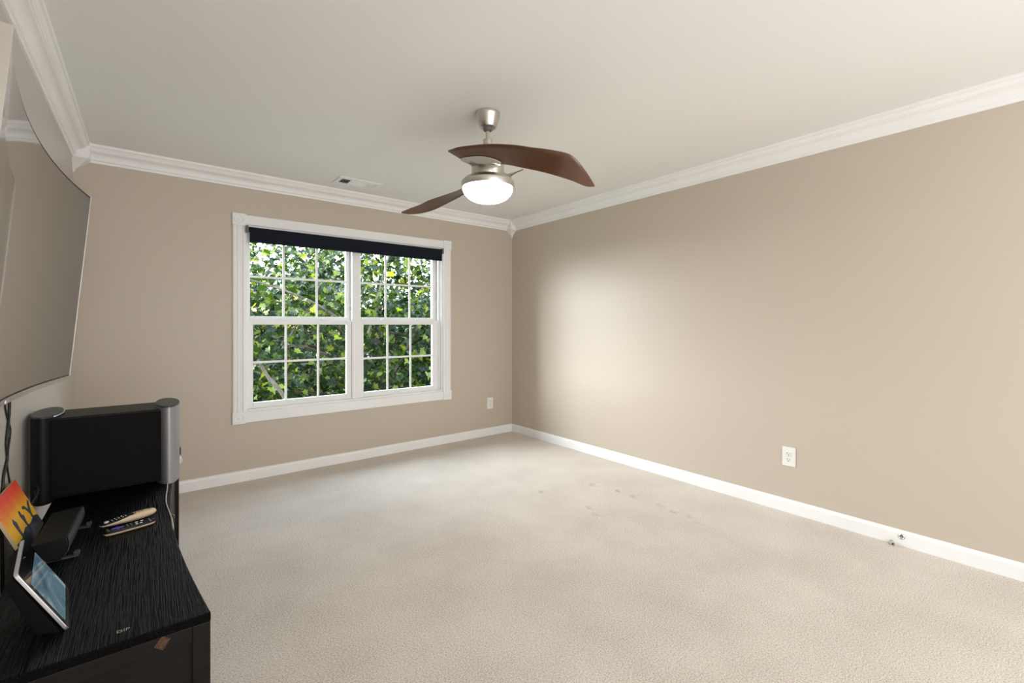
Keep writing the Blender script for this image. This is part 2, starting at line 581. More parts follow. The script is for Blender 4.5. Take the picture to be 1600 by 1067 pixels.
# ------------------------------------------------------------------ window
win = tag(empty('window_1', (0, 0, 0)), kind='structure')
CW = 0.09
yc = YW
def casing_profile_v(x0, x1, z0, z1, yf):       # fluted vertical casing
    mb = MB()
    wd = x1 - x0
    pr = [(0, 0), (0, .012), (.004, .016), (.018, .018), (.022, .012), (.030, .011), (.034, .017), (.056, .017), (.060, .011), (.068, .012), (.072, .018), (.086, .016), (.09, .012), (.09, 0)]
    vs = [(x0 + p * wd / .09, yf - d, z0) for p, d in pr] + [(x0 + p * wd / .09, yf - d, z1) for p, d in pr]
    n = len(pr)
    fs = [(i, (i + 1) % n, n + (i + 1) % n, n + i) for i in range(n)] + [tuple(range(n)), tuple(range(2 * n - 1, n - 1, -1))]
    return mb.add(vs, fs)
CX0, CX1, CZ0, CZ1 = 0.502, 2.458, 0.454, 2.097
casing_profile_v(CX0 + .003, OX0 + .002, CZ0 + .085, CZ1 - .085, yc).build('side_casing', M['trim'], win)
casing_profile_v(OX1 - .002, CX1 - .003, CZ0 + .085, CZ1 - .085, yc).build('side_casing', M['trim'], win)
MB().box(CX0 + .09, CX1 - .09, yc - .017, yc, OZ1 - .004, CZ1 - .006).build('head_casing', M['trim'], win, bevel=.003)
MB().box(CX0 + .09, CX1 - .09, yc - .017, yc, CZ0 + .004, OZ0).build('apron_casing', M['trim'], win, bevel=.003)
for bx_ in (CX0, CX1 - .092):
    for bz in (CZ0, CZ1 - .092):
        b = MB().box(bx_, bx_ + .092, yc - .024, yc, bz, bz + .092).build('corner_block', M['trim'], win, bevel=.002)
        ros = MB()
        cx_, cz_ = bx_ + .046, bz + .046
        prof = [(.034, .0), (.034, .003), (.030, .005), (.026, .003), (.022, .0015), (.016, .003), (.011, .006), (.005, .008), (.0005, .0085)]
        vs = []; n = 32
        for r_, h_ in prof:
            for k in range(n):
                a = 2 * math.pi * k / n
                vs.append((cx_ + r_ * math.cos(a), yc - .0235 - h_, cz_ + r_ * math.sin(a)))
        fs = [(j * n + k, j * n + (k + 1) % n, (j + 1) * n + (k + 1) % n, (j + 1) * n + k) for j in range(len(prof) - 1) for k in range(n)]
        fs += [tuple(range(n)), tuple((len(prof) - 1) * n + k for k in range(n))]
        ros.add(vs, fs).build('rosette', M['trim'], b, smooth=True)
# jamb liner and frame
fr = MB()
y0, y1 = YW - .002, YW + T
fr.box(OX0, OX0 + .018, y0, y1, OZ0, OZ1).box(OX1 - .018, OX1, y0, y1, OZ0, OZ1)
fr.box(OX0 + .018, OX1 - .018, y0, y1, OZ1 - .018, OZ1).box(OX0 + .018, OX1 - .018, y0, y1, OZ0, OZ0 + .018)
fr.box(1.437, 1.507, YW + .012, y1, OZ0 + .018, OZ1 - .018)          # mullion
fr.box(2.325, OX1 - .018, YW + .02, YW + .055, OZ0 + .018, OZ1 - .018)  # right jamb track
fr.box(2.325, OX1 - .018, YW + .065, YW + .10, OZ0 + .018, OZ1 - .018)
fr.build('window_frame', M['vinyl'], win, bevel=.002)
def sash(x0, x1, z0, z1, gx0, gx1, gz0, gz1, y, vx, hz, th=.034):
    mb = MB()
    mb.box(x0, gx0, y, y + th, z0, z1).box(gx1, x1, y, y + th, z0, z1)
    mb.box(gx0, gx1, y, y + th, z0, gz0).box(gx0, gx1, y, y + th, gz1, z1)
    s_ = mb.build('sash', M['vinyl'], win, bevel=.003)
    g = MB().box(gx0 - .004, gx1 + .004, y + .016, y + .020, gz0 - .004, gz1 + .004).build('glass_pane', M['glass'], s_)
    gm = MB()
    mw = .0085
    ys, ye = y + .009, y + .0155
    for x in vx:
        gm.box(x - mw, x + mw, ys, ye, gz0, gz1)
    xs = [gx0] + [c for x in vx for c in (x - mw, x + mw)] + [gx1]
    for i in range(0, len(xs), 2):
        gm.box(xs[i], xs[i + 1], ys, ye, hz - mw, hz + mw)
    gm.build('muntin_grid', M['vinyl'], s_)
    return s_
# lower (inner) sashes, upper (outer) sashes
yl, yu = YW + .026, YW + .066
s1 = sash(.608, 1.437, .558, 1.268, .650, 1.393, .604, 1.229, yl, (.893, 1.150), .925)
s2 = sash(1.507, 2.325, .558, 1.268, 1.548, 2.262, .604, 1.229, yl, (1.784, 2.024), .915)
s3 = sash(.608, 1.437, 1.250, 2.002, .634, 1.400, 1.298, 1.955, yu, (.883, 1.150), 1.618)
s4 = sash(1.507, 2.347, 1.250, 2.002, 1.537, 2.280, 1.298, 1.955, yu, (1.782, 2.033), 1.618)
for s_, x0, x1 in ((s1, .608, 1.437), (s2, 1.507, 2.325)):
    for fx in (.28, .72):
        xm = x0 + (x1 - x0) * fx
        lk = MB()
        lk.box(xm - .024, xm + .024, yl + .004, yl + .028, 1.268, 1.274)
        lk.box(xm - .014, xm + .010, yl + .002, yl + .030, 1.274, 1.284)
        lk.box(xm - .030, xm - .010, yl - .004, yl + .006, 1.274, 1.280)
        lk.build('sash_lock', M['vinyl'], s_, bevel=.002)
for x in (1.428, 2.337):
    MB().box(x - .004, x + .004, yl + .012, yl + .020, 1.36, 1.385).build('tilt_latch', M['silver'], win, bevel=.001)

# roller shade
sh = tag(empty('roller_shade', (1.47, YW - .03, 1.98)), 'navy blue blackout roller shade pulled partly down over the top of the white window', 'roller shade')
def rel(o, base):
    # keep world placement of a mesh built in world coordinates under an empty
    o.parent = base
    o.matrix_parent_inverse = Matrix.Translation(-Vector(base.location)) if base.rotation_euler.z == 0 else base.matrix_world.inverted()
    return o
def tube_x(x0, x1, y, z, r, n=32):
    mb = MB()
    vs = [(x0, y + r * math.cos(2 * math.pi * k / n), z + r * math.sin(2 * math.pi * k / n)) for k in range(n)]
    vs += [(x1, v[1], v[2]) for v in vs]
    fs = [(k, (k + 1) % n, n + (k + 1) % n, n + k) for k in range(n)] + [tuple(range(n)), tuple(range(2 * n - 1, n - 1, -1))]
    return mb.add(vs, fs)
rel(tube_x(.612, 2.332, 4.082, 1.977, .021).build('roller_tube', M['shade'], smooth=True), sh)
rel(MB().box(.614, 2.330, 4.0608, 4.0618, 1.884, 1.977).build('shade_cloth', M['shade']), sh)
rel(MB().box(.614, 2.330, 4.0575, 4.065, 1.876, 1.890).build('hem_bar', M['shade'], bevel=.002), sh)
for x in (.590, 2.334):
    b = rel(MB().box(x, x + .018, 4.056, 4.112, 1.952, 2.006).build('shade_bracket', M['bracket'], bevel=.006, seg=3), sh)

# ------------------------------------------------------------------ outlets
def outlet(loc, rz, label):
    r = tag(empty('power_outlet', loc, rz), label, 'outlet', None)
    # local: plate in xz plane, facing -y
    MB().box(-.040, .040, -.006, 0, -.0625, .0625).build('cover_plate', M['plate'], r, bevel=.003)
    for s_ in (-1, 1):
        zc = s_ * .0195
        q = MB().box(-.0165, .0165, -.0085, -.005, zc - .0145, zc + .0145).build('receptacle', M['plate'], r, bevel=.004, seg=3)
        MB().box(-.0085, -.0060, -.0089, -.0080, zc - .0005, zc + .0085).build('slot', M['slot'], q)
        MB().box(.0060, .0085, -.0089, -.0080, zc - .0005, zc + .0065).build('slot', M['slot'], q)
        g = MB()
        n = 14
        vs = [(.0028 * math.cos(2 * math.pi * k / n), -.0089, zc - .0075 + .0028 * math.sin(2 * math.pi * k / n)) for k in range(n)]
        vs += [(a, -.0080, c) for a, b, c in vs]
        g.add(vs, [tuple(range(n)), tuple(range(2 * n - 1, n - 1, -1))] + [(k, (k + 1) % n, n + (k + 1) % n, n + k) for k in range(n)])
        g.build('ground_hole', M['slot'], q)
    sc_ = MB()
    n = 14
    vs = [(.0032 * math.cos(2 * math.pi * k / n), -.0075, .0032 * math.sin(2 * math.pi * k / n)) for k in range(n)]
    vs += [(a, -.0055, c) for a, b, c in vs]
    sc_.add(vs, [tuple(range(n)), tuple(range(2 * n - 1, n - 1, -1))] + [(k, (k + 1) % n, n + (k + 1) % n, n + k) for k in range(n)])
    sc_.build('screw', M['nickel'], r)
    return r
outlet((XR, 1.196, .364), R(-90), 'white electrical outlet low on the long blank beige wall to the right')
outlet((2.966, YW, .356), 0, 'small white electrical outlet between the window and the room corner')

# cable jack ring on the baseboard and a loose connector on the carpet
jk = tag(empty('cable_grommet', (XR - .014, .622, .052)), 'round metal ringed cable hole set in the white baseboard', 'cable grommet')
def ringx(r0, r1, h, n=28):
    mb = MB()
    vs = []
    for r_, x in ((r1, 0), (r1, -h * .6), ((r0 + r1) / 2, -h), (r0, -h * .6), (r0, 0)):
        for k in range(n):
            a = 2 * math.pi * k / n
            vs.append((x, r_ * math.cos(a), r_ * math.sin(a)))
    fs = [(j * n + k, j * n + (k + 1) % n, (j + 1) * n + (k + 1) % n, (j + 1) * n + k) for j in range(4) for k in range(n)]
    return mb.add(vs, fs)
def discx(r_, x0, x1, n=24):
    vs = [(x0, r_ * math.cos(2 * math.pi * k / n), r_ * math.sin(2 * math.pi * k / n)) for k in range(n)]
    vs += [(x1, b, c) for a, b, c in vs]
    return MB().add(vs, [tuple(range(n)), tuple(range(2 * n - 1, n - 1, -1))] + [(k, (k + 1) % n, n + (k + 1) % n, n + k) for k in range(n)])
ringx(.0075, .0145, .005).build('ring', M['nickel'], jk, smooth=True)
discx(.008, -.0003, -.0015).build('center_plate', M['slot'], jk)
discx(.0035, -.001, -.006).build('center_pin', M['silver_edge'], jk)
cn = tag(empty('coaxial_connector', (XR - .034, .660, .012), R(20)), 'tiny loose metal cable connector lying on the carpet against the baseboard', 'connector')
discx(.0115, -.022, -.006, 6).build('hex_nut', M['nickel'], cn)
discx(.0095, -.006, .012).build('sleeve', M['brass'], cn)
discx(.005, -.0235, -.0218).build('bore', M['slot'], cn)

# ------------------------------------------------------------------ ceiling vent
vt = tag(empty('ceiling_vent', (1.36, 3.765, ZC)), 'white rectangular louvred air vent in the ceiling above the window', 'vent')
vf = MB()
vx0, vx1, vy0, vy1 = -.178, .178, -.105, .105
ix0, ix1, iy0, iy1 = -.145, .145, -.058, .058
zb, zt = -.008, 0
vf.box(vx0, vx1, vy0, iy0, zb, zt).box(vx0, vx1, iy1, vy1, zb, zt).box(vx0, ix0, iy0, iy1, zb, zt).box(ix1, vx1, iy0, iy1, zb, zt)
vf.box(-.072, -.058, iy0, iy1, zb, zt).box(.058, .072, iy0, iy1, zb, zt)
vf.build('frame', M['trim'], vt, bevel=.002)
MB().box(ix0, ix1, iy0, iy1, -.0012, 0).build('backing', M['slot'], vt)
def slat(c0, half, dirn, axis, lo, hi, tilt):
    mb = MB()
    dx = .0065 * tilt
    if axis == 'y':    # slat runs along y, positioned at x=c0
        vs = [(c0 - dx, lo, -.0015), (c0 - dx + .0012, lo, -.0015), (c0 + dx + .0012, lo, -.0085), (c0 + dx, lo, -.0085)]
        vs += [(a, hi, c) for a, b, c in vs]
    else:
        vs = [(lo, c0 - dx, -.0015), (lo, c0 - dx + .0012, -.0015), (lo, c0 + dx + .0012, -.0085), (lo, c0 + dx, -.0085)]
        vs += [(hi, b, c) for a, b, c in vs]
    return mb.add(vs, [(0, 1, 2, 3), (7, 6, 5, 4), (0, 4, 5, 1), (1, 5, 6, 2), (2, 6, 7, 3), (3, 7, 4, 0)])
for k in range(6):
    slat(-.138 + k * .0125, 0, 0, 'y', iy0, iy1, -.55).build('slat', M['trim'], vt)
    slat(.079 + k * .0125, 0, 0, 'y', iy0, iy1, .9).build('slat', M['trim'], vt)
for k in range(9):
    slat(-.052 + k * .013, 0, 0, 'x', -.058, .058, .95).build('slat', M['trim'], vt)

# ------------------------------------------------------------------ ceiling fan
HX, HY = 1.477, 2.067
fan = tag(empty('ceiling_fan', (HX, HY, ZC)), 'brushed nickel ceiling fan with two swooping dark brown blades and a lit frosted bowl', 'ceiling fan')
zf = -ZC
MB().lathe([(.060, ZC + zf), (.069, ZC + zf - .001), (.069, 2.395 + zf), (.066, 2.388 + zf), (.060, 2.366 + zf), (.052, 2.340 + zf), (.045, 2.328 + zf), (.030, 2.324 + zf)], 56).build('canopy', M['nickel'], fan, smooth=True, angle=30)
MB().lathe([(.026, 2.327 + zf), (.024, 2.312 + zf), (.016, 2.306 + zf)], 32).build('hanger_ball', M['bracket'], fan, smooth=True)
MB().lathe([(.0118, 2.32 + zf), (.0118, 2.255 + zf), (.0118, 2.225 + zf)], 28).build('downrod', M['nickel_dull'], fan, smooth=True)
MB().lathe([(.022, 2.262 + zf), (.0265, 2.258 + zf), (.0265, 2.228 + zf), (.034, 2.220 + zf), (.060, 2.205 + zf), (.080, 2.185 + zf), (.088, 2.165 + zf), (.090, 2.14 + zf)], 56).build('coupling', M['nickel_dull'], fan, smooth=True, angle=30)
MB().lathe([(.090, 2.145 + zf), (.091, 2.12 + zf), (.091, 2.052 + zf), (.088, 2.046 + zf)], 56).build('motor_housing', M['nickel'], fan, smooth=True, angle=30)
lk = MB().lathe([(.085, 2.050 + zf), (.100, 2.049 + zf), (.118, 2.045 + zf), (.130, 2.039 + zf), (.138, 2.031 + zf), (.142, 2.024 + zf), (.148, 2.020 + zf), (.149, 1.996 + zf), (.146, 1.988 + zf), (.136, 1.987 + zf)], 72).build('light_ring', M['nickel'], fan, smooth=True, angle=35)
gp = [(.138, 1.992 + zf)]
for k in range(1, 13):
    a = k / 12 * math.pi / 2
    gp.append((.140 * math.cos(a) ** .85 + .0008, 1.992 + zf - .082 * math.sin(a)))
MB().lathe(gp, 64).build('glass_bowl', M['globe'], fan, smooth=True, angle=50)

OUT = [(-0.179, 0.17, 2.141), (-0.144, 0.195, 2.139), (-0.097, 0.22, 2.137), (0.046, 0.262, 2.126), (0.181, 0.3, 2.1), (0.277, 0.323, 2.073), (0.37, 0.336, 2.051), (0.46, 0.336, 2.025), (0.505, 0.308, 1.993), (0.545, 0.25, 1.958), (0.581, 0.187, 1.92)]
INN = [(-0.179, 0.17, 2.141), (-0.142, 0.155, 2.121), (-0.098, 0.15, 2.098), (0.009, 0.165, 2.075), (0.132, 0.196, 2.048), (0.219, 0.23, 2.016), (0.318, 0.258, 1.982), (0.397, 0.27, 1.953), (0.474, 0.255, 1.929), (0.536, 0.212, 1.914), (0.581, 0.187, 1.917)]
tv_, nv_ = Vector((.682, -.731, 0)), Vector((-.731, -.682, 0))
def cr_list(L_, n=4):
    return curve_pts(L_, n)
def blade(sgn):
    o_ = cr_list(OUT); i_ = cr_list(INN)
    NC = 7
    rows = []
    for a, b in zip(o_, i_):
        row = []
        for k in range(NC):
            u = k / (NC - 1)
            p = a.lerp(b, u)
            wid = (a - b).length
            zz = p.z + .0 * wid * math.sin(math.pi * u)
            row.append(Vector(((tv_.x * p.x + nv_.x * p.y) * sgn, (tv_.y * p.x + nv_.y * p.y) * sgn, zz + zf)))
        rows.append(row)
    th = .0065
    m = len(rows)
    vs = [p for r_ in rows for p in r_] + [p + Vector((0, 0, th)) for r_ in rows for p in r_]
    N = m * NC
    fs = []
    for i in range(m - 1):
        for k in range(NC - 1):
            a = i * NC + k
            fs.append((a, a + 1, a + NC + 1, a + NC))
            fs.append((N + a, N + a + NC, N + a + NC + 1, N + a + 1))
    ring = [i * NC for i in range(m)] + [(m - 1) * NC + k for k in range(1, NC)] + [i * NC + NC - 1 for i in range(m - 2, -1, -1)] + [k for k in range(NC - 2, 0, -1)]
    for a, b in zip(ring, ring[1:] + ring[:1]):
        fs.append((a, b, N + b, N + a))
    mb = MB().add(vs, fs)
    return mb.build('blade', M['blade'], fan, smooth=True, angle=60)
def bracket(sgn):
    o_ = cr_list(OUT); i_ = cr_list(INN)
    sel = [(a, b) for a, b in zip(o_, i_) if -.115 <= b.x <= .125]
    m = len(sel) - 1
    rows = []
    for i, (a, b) in enumerate(sel):
        t_ = i / m
        fr_ = .42 * math.sin(math.pi * (.06 + .88 * t_)) ** .6
        row = [b.lerp(a, fr_), b.lerp(a, fr_ * .5), Vector((b.x, b.y, b.z))]
        lim = max(.0, .0078 - (b.x * .85) ** 2) ** .5
        row += [Vector((b.x * .75, b.y * .6 + .4 * lim, b.z * .5 + 1.053)), Vector((b.x * .5, min(lim, .084), 2.106))]
        rows.append([Vector((p.x, p.y, p.z - .004)) for p in row])
    K = 5
    vs = []
    for dz in (0, -.004):
        for row in rows:
            for q in row:
                vs.append(((tv_.x * q.x + nv_.x * q.y) * sgn, (tv_.y * q.x + nv_.y * q.y) * sgn, q.z + zf + dz))
    N = len(rows) * K
    fs = []
    for i in range(m):
        for k in range(K - 1):
            a = i * K + k
            fs += [(a, a + 1, a + K + 1, a + K), (N + a, N + a + K, N + a + K + 1, N + a + 1)]
    ring = [i * K for i in range(m + 1)] + [m * K + k for k in range(1, K)] + [i * K + K - 1 for i in range(m - 1, -1, -1)] + [k for k in range(K - 2, 0, -1)]
    for a, b in zip(ring, ring[1:] + ring[:1]):
        fs.append((a, b, N + b, N + a))
    return MB().add(vs, fs).build('blade_bracket', M['nickel'], fan, smooth=True, angle=50)
for sg in (1, -1):
    blade(sg)
    bracket(sg)

# ------------------------------------------------------------------ curved television
tvY, tvH = 1.87, .69
ZB, ZT = 1.022, 1.757
def tvx(y, z, off=0):
    k = (z - ZB) / (ZT - ZB)
    base = -.315 + .070 * k
    sag = .062 - .006 * k
    return base + sag * (y / tvH) ** 2 + off
tv = tag(empty('television', (XL, tvY, 1.39)), 'large curved flat television mounted on the left wall, tilted down, screen off', 'television')
def tvslab(y0, y1, z0, z1, f0, f1, ny=40, nz=6):
    vs = []; fs = []
    for layer in (f0, f1):
        for j in range(nz + 1):
            for i in range(ny + 1):
                y = y0 + (y1 - y0) * i / ny
                z = z0 + (z1 - z0) * j / nz
                vs.append((tvx(y, z, layer) - XL, y, z - 1.39))
    N = (ny + 1) * (nz + 1)
    for j in range(nz):
        for i in range(ny):
            a = j * (ny + 1) + i
            fs.append((a, a + 1, a + ny + 2, a + ny + 1))
            fs.append((N + a, N + a + ny + 1, N + a + ny + 2, N + a + 1))
    for i in range(ny):
        a = i; fs.append((a, N + a, N + a + 1, a + 1))
        a = nz * (ny + 1) + i; fs.append((a, a + 1, N + a + 1, N + a))
    for j in range(nz):
        a = j * (ny + 1); fs.append((a, a + ny + 1, N + a + ny + 1, N + a))
        a = j * (ny + 1) + ny; fs.append((a, N + a, N + a + ny + 1, a + ny + 1))
    return MB().add(vs, fs)
tvslab(-tvH, tvH, ZB + .002, ZT, -.016, -.001).build('panel', M['black_plastic'], tv, smooth=True, angle=30)
tvslab(-tvH + .007, tvH - .007, ZB + .006, ZT - .007, -.001, .0006).build('screen', M['tv_glass'], tv, smooth=True, angle=30)
tvslab(-tvH, tvH, ZB - .014, ZB + .002, -.018, .004, nz=1).build('lower_bezel', M['tv_silver'], tv, smooth=True, angle=30)
tvslab(tvH, tvH + .003, ZB - .014, ZT + .002, -.018, .002, ny=1).build('side_bezel', M['tv_silver'], tv)
tvslab(-tvH - .003, -tvH, ZB - .014, ZT + .002, -.018, .002, ny=1).build('side_bezel', M['tv_silver'], tv)
tvslab(-.012, .022, ZB - .011, ZB - .003, .004, .0055, ny=4, nz=1).build('badge', M['silver_edge'], tv)
tvslab(-.45, .45, ZB + .05, ZT - .1, -.034, -.016, nz=4).build('back_cover', M['black_plastic'], tv, smooth=True, angle=30)
MB().box(0, .040, -.25, .25, -.12, .16).build('wall_mount', M['black_plastic'], tv, bevel=.003)

# ------------------------------------------------------------------ cables hanging under the television
def cable(name, pts, r, material, label, group=None):
    c0 = Vector(pts[0])
    o = MB().tube([p - c0 for p in curve_pts(pts, 8)], r, 8).build(name, material, None, smooth=True, angle=80, loc=c0)
    return tag(o, label, 'cable', group)
cable('power_cable', [(-0.3855, 2.357, 0.983), (-0.3855, 2.357, 0.917), (-0.3855, 2.319, 0.823), (-0.3855, 2.328, 0.765), (-0.3855, 2.273, 0.702), (-0.3855, 2.253, 0.52), (-0.380, 2.253, 0.12)],
      .0042, M['cable'], 'thicker black cable hanging from the television down the wall')
cable('signal_cable', [(-0.387, 2.291, 0.979), (-0.387, 2.328, 0.916), (-0.387, 2.384, 0.853), (-0.387, 2.355, 0.795), (-0.387, 2.337, 0.736), (-0.387, 2.384, 0.647), (-0.3865, 2.4139999999999997, 0.52), (-0.366, 2.404, 0.12)],
      .0026, M['cable'], 'thin black cable crossing the thicker one below the television')

# ------------------------------------------------------------------ media stand with concave front
st = tag(empty('media_stand', (-.1, 2.15, 0)), 'low black ridged-grain wooden media stand with an inward curved front edge along the left wall', 'media stand')
SX, SY = -.1, 2.15
SH = .51
Y0s, Y1s = 1.36, 2.94
front = []
for i in range(25):
    t_ = i / 24
    y = Y0s + (Y1s - Y0s) * t_
    front.append((.121 - .058 * (1 - abs(2 * t_ - 1) ** 1.7), y))
poly = [(-.31, Y0s)] + front + [(-.31, Y1s)]
def loc_poly(pp): return [(x - SX, y - SY) for x, y in pp]
MB().prism(loc_poly(poly), SH - .022, SH).build('top', M['grain'], st, bevel=.0025)
def inset(dx, dy):
    f_ = [(x - dx, min(max(y, Y0s + dy), Y1s - dy)) for x, y in front]
    return [(-.305, Y0s + dy)] + f_ + [(-.305, Y1s - dy)]
MB().prism(loc_poly(inset(.012, .012)), .06, SH - .022).build('carcass', M['stand'], st)
for yy in (Y0s, Y1s - .035):
    for xx in (.083, -.309):
        MB().box(xx - SX, xx + .037 - SX, yy + .0005 - SY, yy + .0345 - SY, 0.001, SH - .022).build('corner_post', M['stand'], st, bevel=.002)
for yy in (Y0s + .002, Y1s - .012):
    MB().box(-.272 - SX, .083 - SX, yy - SY, yy + .010 - SY, .450, SH - .022).build('end_rail', M['stand'], st, bevel=.0015)
# front doors following the curve
for d in range(4):
    i0, i1 = 1 + d * 5 + (d > 0), 1 + (d + 1) * 5 + 1
    i1 = min(i1, 23)
    seg_ = front[i0:i1 + 1]
    pp = [(x - .010, y + (.002 if k == 0 else (-.002 if k == len(seg_) - 1 else 0))) for k, (x, y) in enumerate(seg_)]
    qq = [(x - .012, y) for x, y in pp][::-1]
    dr = MB().prism(loc_poly(qq + pp), .09, SH - .04).build('door', M['stand'], st)
    hx, hy = pp[1] if d % 2 else pp[-2]
    MB().lathe([(.006, .36), (.010, .362), (.010, .372), (.004, .376)], 16, c=(hx + .010 - SX, hy - SY)).build('knob', M['bronze'], dr, smooth=True)
# bronze diamond sticker on the end rail
sk = MB()
vs = [(-.015, 0, -.004), (.001, 0, -.018), (.016, 0, .004), (0, 0, .016)]
vs2 = [(a, -.0007, c) for a, b, c in vs]
sk.add(vs + vs2, [(0, 1, 2, 3), (7, 6, 5, 4), (0, 4, 5, 1), (1, 5, 6, 2), (2, 6, 7, 3), (3, 7, 4, 0)])
s_o = sk.build('sticker', M['bronze'], st)
s_o.location = (.024 - SX, Y0s + .0018 - SY, .474)
s_o['label'] = 'small bronze diamond shaped sticker'
tx = textmesh('printed_letters', 'DIP', .0165, M['print'], st)
tx.location = (-.048 - SX, 1.402 - SY, SH + .0003)
tx.rotation_euler = (0, 0, R(2))
tx['label'] = 'small worn grey letters on the top'

# ------------------------------------------------------------------ black cabinet with oval side columns
cab = tag(empty('stereo_speaker', (-.14, 2.73, SH)), 'black box speaker with oval end columns, the right one silver-grey, on the black stand', 'speaker')
MB().box(-.20, .20, -.128, .115, .012, .338).build('cabinet', M['black_plastic'], cab, bevel=.004)
MB().box(-.185, .185, -.136, -.126, .020, .330).build('front_grille', M['black_matte'], cab, bevel=.004)
MB().box(-.14, .14, -.09, .09, 0, .013).build('foot_plinth', M['black_plastic'], cab, bevel=.003)
def ellipse(cx_, cy_, a, b, rot, n=48):
    out = []
    for k in range(n):
        t_ = 2 * math.pi * k / n
        x, y = a * math.cos(t_), b * math.sin(t_)
        out.append((cx_ + x * math.cos(rot) - y * math.sin(rot), cy_ + x * math.sin(rot) + y * math.cos(rot)))
    return out
def column(cx_, name, m_, x_clip=None):
    c_ = MB().prism(ellipse(cx_, -.012, .047, .150, 0), .001, .345).build(name, m_, cab, smooth=True, angle=60)
    MB().prism(ellipse(cx_, -.012, .045, .147, 0), .345, .352).build('cap', M['dark_cap'], c_, smooth=True, angle=60)
    return c_
c1 = column(-.194, 'side_column', M['black_plastic'])
c2 = column(.208, 'side_column', M['silver'])
c2['label'] = 'silver-grey oval end column'
# silver line on the inner edge of left cap
el = [p for p in ellipse(-.194, -.012, .0475, .1505, 0, 64) if p[0] > -.165 and p[1] < .10]
el.sort(key=lambda p: p[1])
MB().tube([(x, y, .346) for x, y in el], .0022, 6).build('silver_edge', M['silver_edge'], c1)
# seam of grille on left and knob dial on right column's outer side
MB().box(-.186, -.184, -.1375, -.1355, .02, .33).build('grille_seam', M['dark_cap'], cab)
dk = MB()
dk.box(.236, .2585, -.055, -.005, .100, .132)
dk.build('button_recess', M['slot'], c2, bevel=.003)
kn = MB().lathe([(.030, 0), (.034, .006), (.034, .016), (.028, .030), (.012, .036)], 32)
ko = kn.build('volume_dial', M['silver_edge'], c2, smooth=True)
ko.location = (.232, -.030, .055)
ko['label'] = 'light silver rounded dial'
# its cables behind
cable('speaker_cable', [(-.352, 2.578, .575), (-.340, 2.50, .560), (-.350, 2.45, .545), (-.352, 2.42, .50), (-.352, 2.41, .30), (-.352, 2.41, .10)],
      .0042, M['cable'], 'black cable running from the left end of the box speaker to the wall gap', None)
cable('speaker_cable', [(-.345, 2.576, .596), (-.333, 2.50, .585), (-.345, 2.46, .560), (-.362, 2.42, .530), (-.368, 2.40, .45), (-.368, 2.39, .15)],
      .0034, M['cable'], 'uppermost arched black cable leaving the left end of the box speaker', None)
cable('white_cord', [(.066, 2.60, .5135), (.062, 2.50, .5135), (.056, 2.40, .5135), (.0535, 2.30, .5135), (.060, 2.18, .5130), (.0655, 2.10, .508), (.0685, 2.07, .46), (.070, 2.06, .20), (.072, 2.06, .03)],
      .0021, M['white_cable'], 'thin white cord lying along the curved front edge of the black stand')

# ------------------------------------------------------------------ centre speaker
cs = tag(empty('center_speaker', (-.225, 2.07, SH), R(-2)), 'small wedge-shaped black centre speaker lying between the painting and the remotes', 'speaker')
mb = MB()
prof = [(-.042, .014), (.020, .010), (.034, .030), (.038, .055), (.034, .078), (-.042, .070)]
n = len(prof)
vs = [(x, -.150, z) for x, z in prof] + [(x, .145, z) for x, z in prof]
mb.add(vs, [tuple(range(n)), tuple(range(2 * n - 1, n - 1, -1))] + [(k, (k + 1) % n, n + (k + 1) % n, n + k) for k in range(n)])
mb.build('body', M['black_plastic'], cs, bevel=.003)
g = MB()
gpz = [(.0205, .012), (.0355, .031), (.0395, .055), (.0355, .0765)]
vs = []
for y in (-.146, .141):
    for x, z in gpz: vs.append((x, y, z))
    for x, z in reversed(gpz): vs.append((x + .002, y, z))
g.add(vs, [tuple(range(8)), tuple(range(15, 7, -1))] + [(k, (k + 1) % 8, 8 + (k + 1) % 8, 8 + k) for k in range(8)])
g.build('grille', M['dark_cap'], cs)
for yy in (-.118, .135):
    f_ = MB().box(-.035, .058, yy - .009, yy + .009, 0, .006)
    f_.box(.046, .060, yy - .009, yy + .009, .006, .017)
    f_.box(-.030, .012, yy - .009, yy + .009, .006, .0145)
    f_.build('foot', M['dark_cap'], cs, bevel=.0015)

# ------------------------------------------------------------------ remotes
def remote_outline(Lh, w0, w1, n=36, p=2.6):
    out = []
    for k in range(n):
        t_ = 2 * math.pi * k / n
        c_, s__ = math.cos(t_), math.sin(t_)
        x = Lh * math.copysign(abs(c_) ** (2 / p), c_)
        wd = w0 + (w1 - w0) * (x / Lh * .5 + .5)
        y = wd * math.copysign(abs(s__) ** (2 / p), s__)
        out.append((x, y))
    return out
def loft(mb, rings):
    n = len(rings[0])
    vs = [p for r_ in rings for p in r_]
    fs = [tuple(range(n - 1, -1, -1)), tuple((len(rings) - 1) * n + k for k in range(n))]
    for j in range(len(rings) - 1):
        for k in range(n):
            fs.append((j * n + k, j * n + (k + 1) % n, (j + 1) * n + (k + 1) % n, (j + 1) * n + k))
    return mb.add(vs, fs)
r1 = tag(empty('remote_control', (-.058, 2.175, SH), R(24)), 'long cream coloured rounded remote with a black keypad end on the stand', 'remote control')
ol = remote_outline(.085, .017, .023)
def ztop(x): return .019 + .005 * (1 - (x / .085) ** 2) + .002 * (x / .085)
loft(MB(), [[(x * .93, y * .8, 0.001 + .008 * max(0, -x / .085)) for x, y in ol], [(x, y, .009 + .004 * max(0, -x / .085)) for x, y in ol],
            [(x, y, .0145) for x, y in ol], [(x * .97, y * .86, ztop(x * .97) - .003) for x, y in ol], [(x * .9, y * .62, ztop(x * .9)) for x, y in ol]]).build('body', M['tan'], r1, smooth=True, angle=70)
kp = [(-.078 + .088 * (i / 12), y) for i in range(13) for y in (0,)]
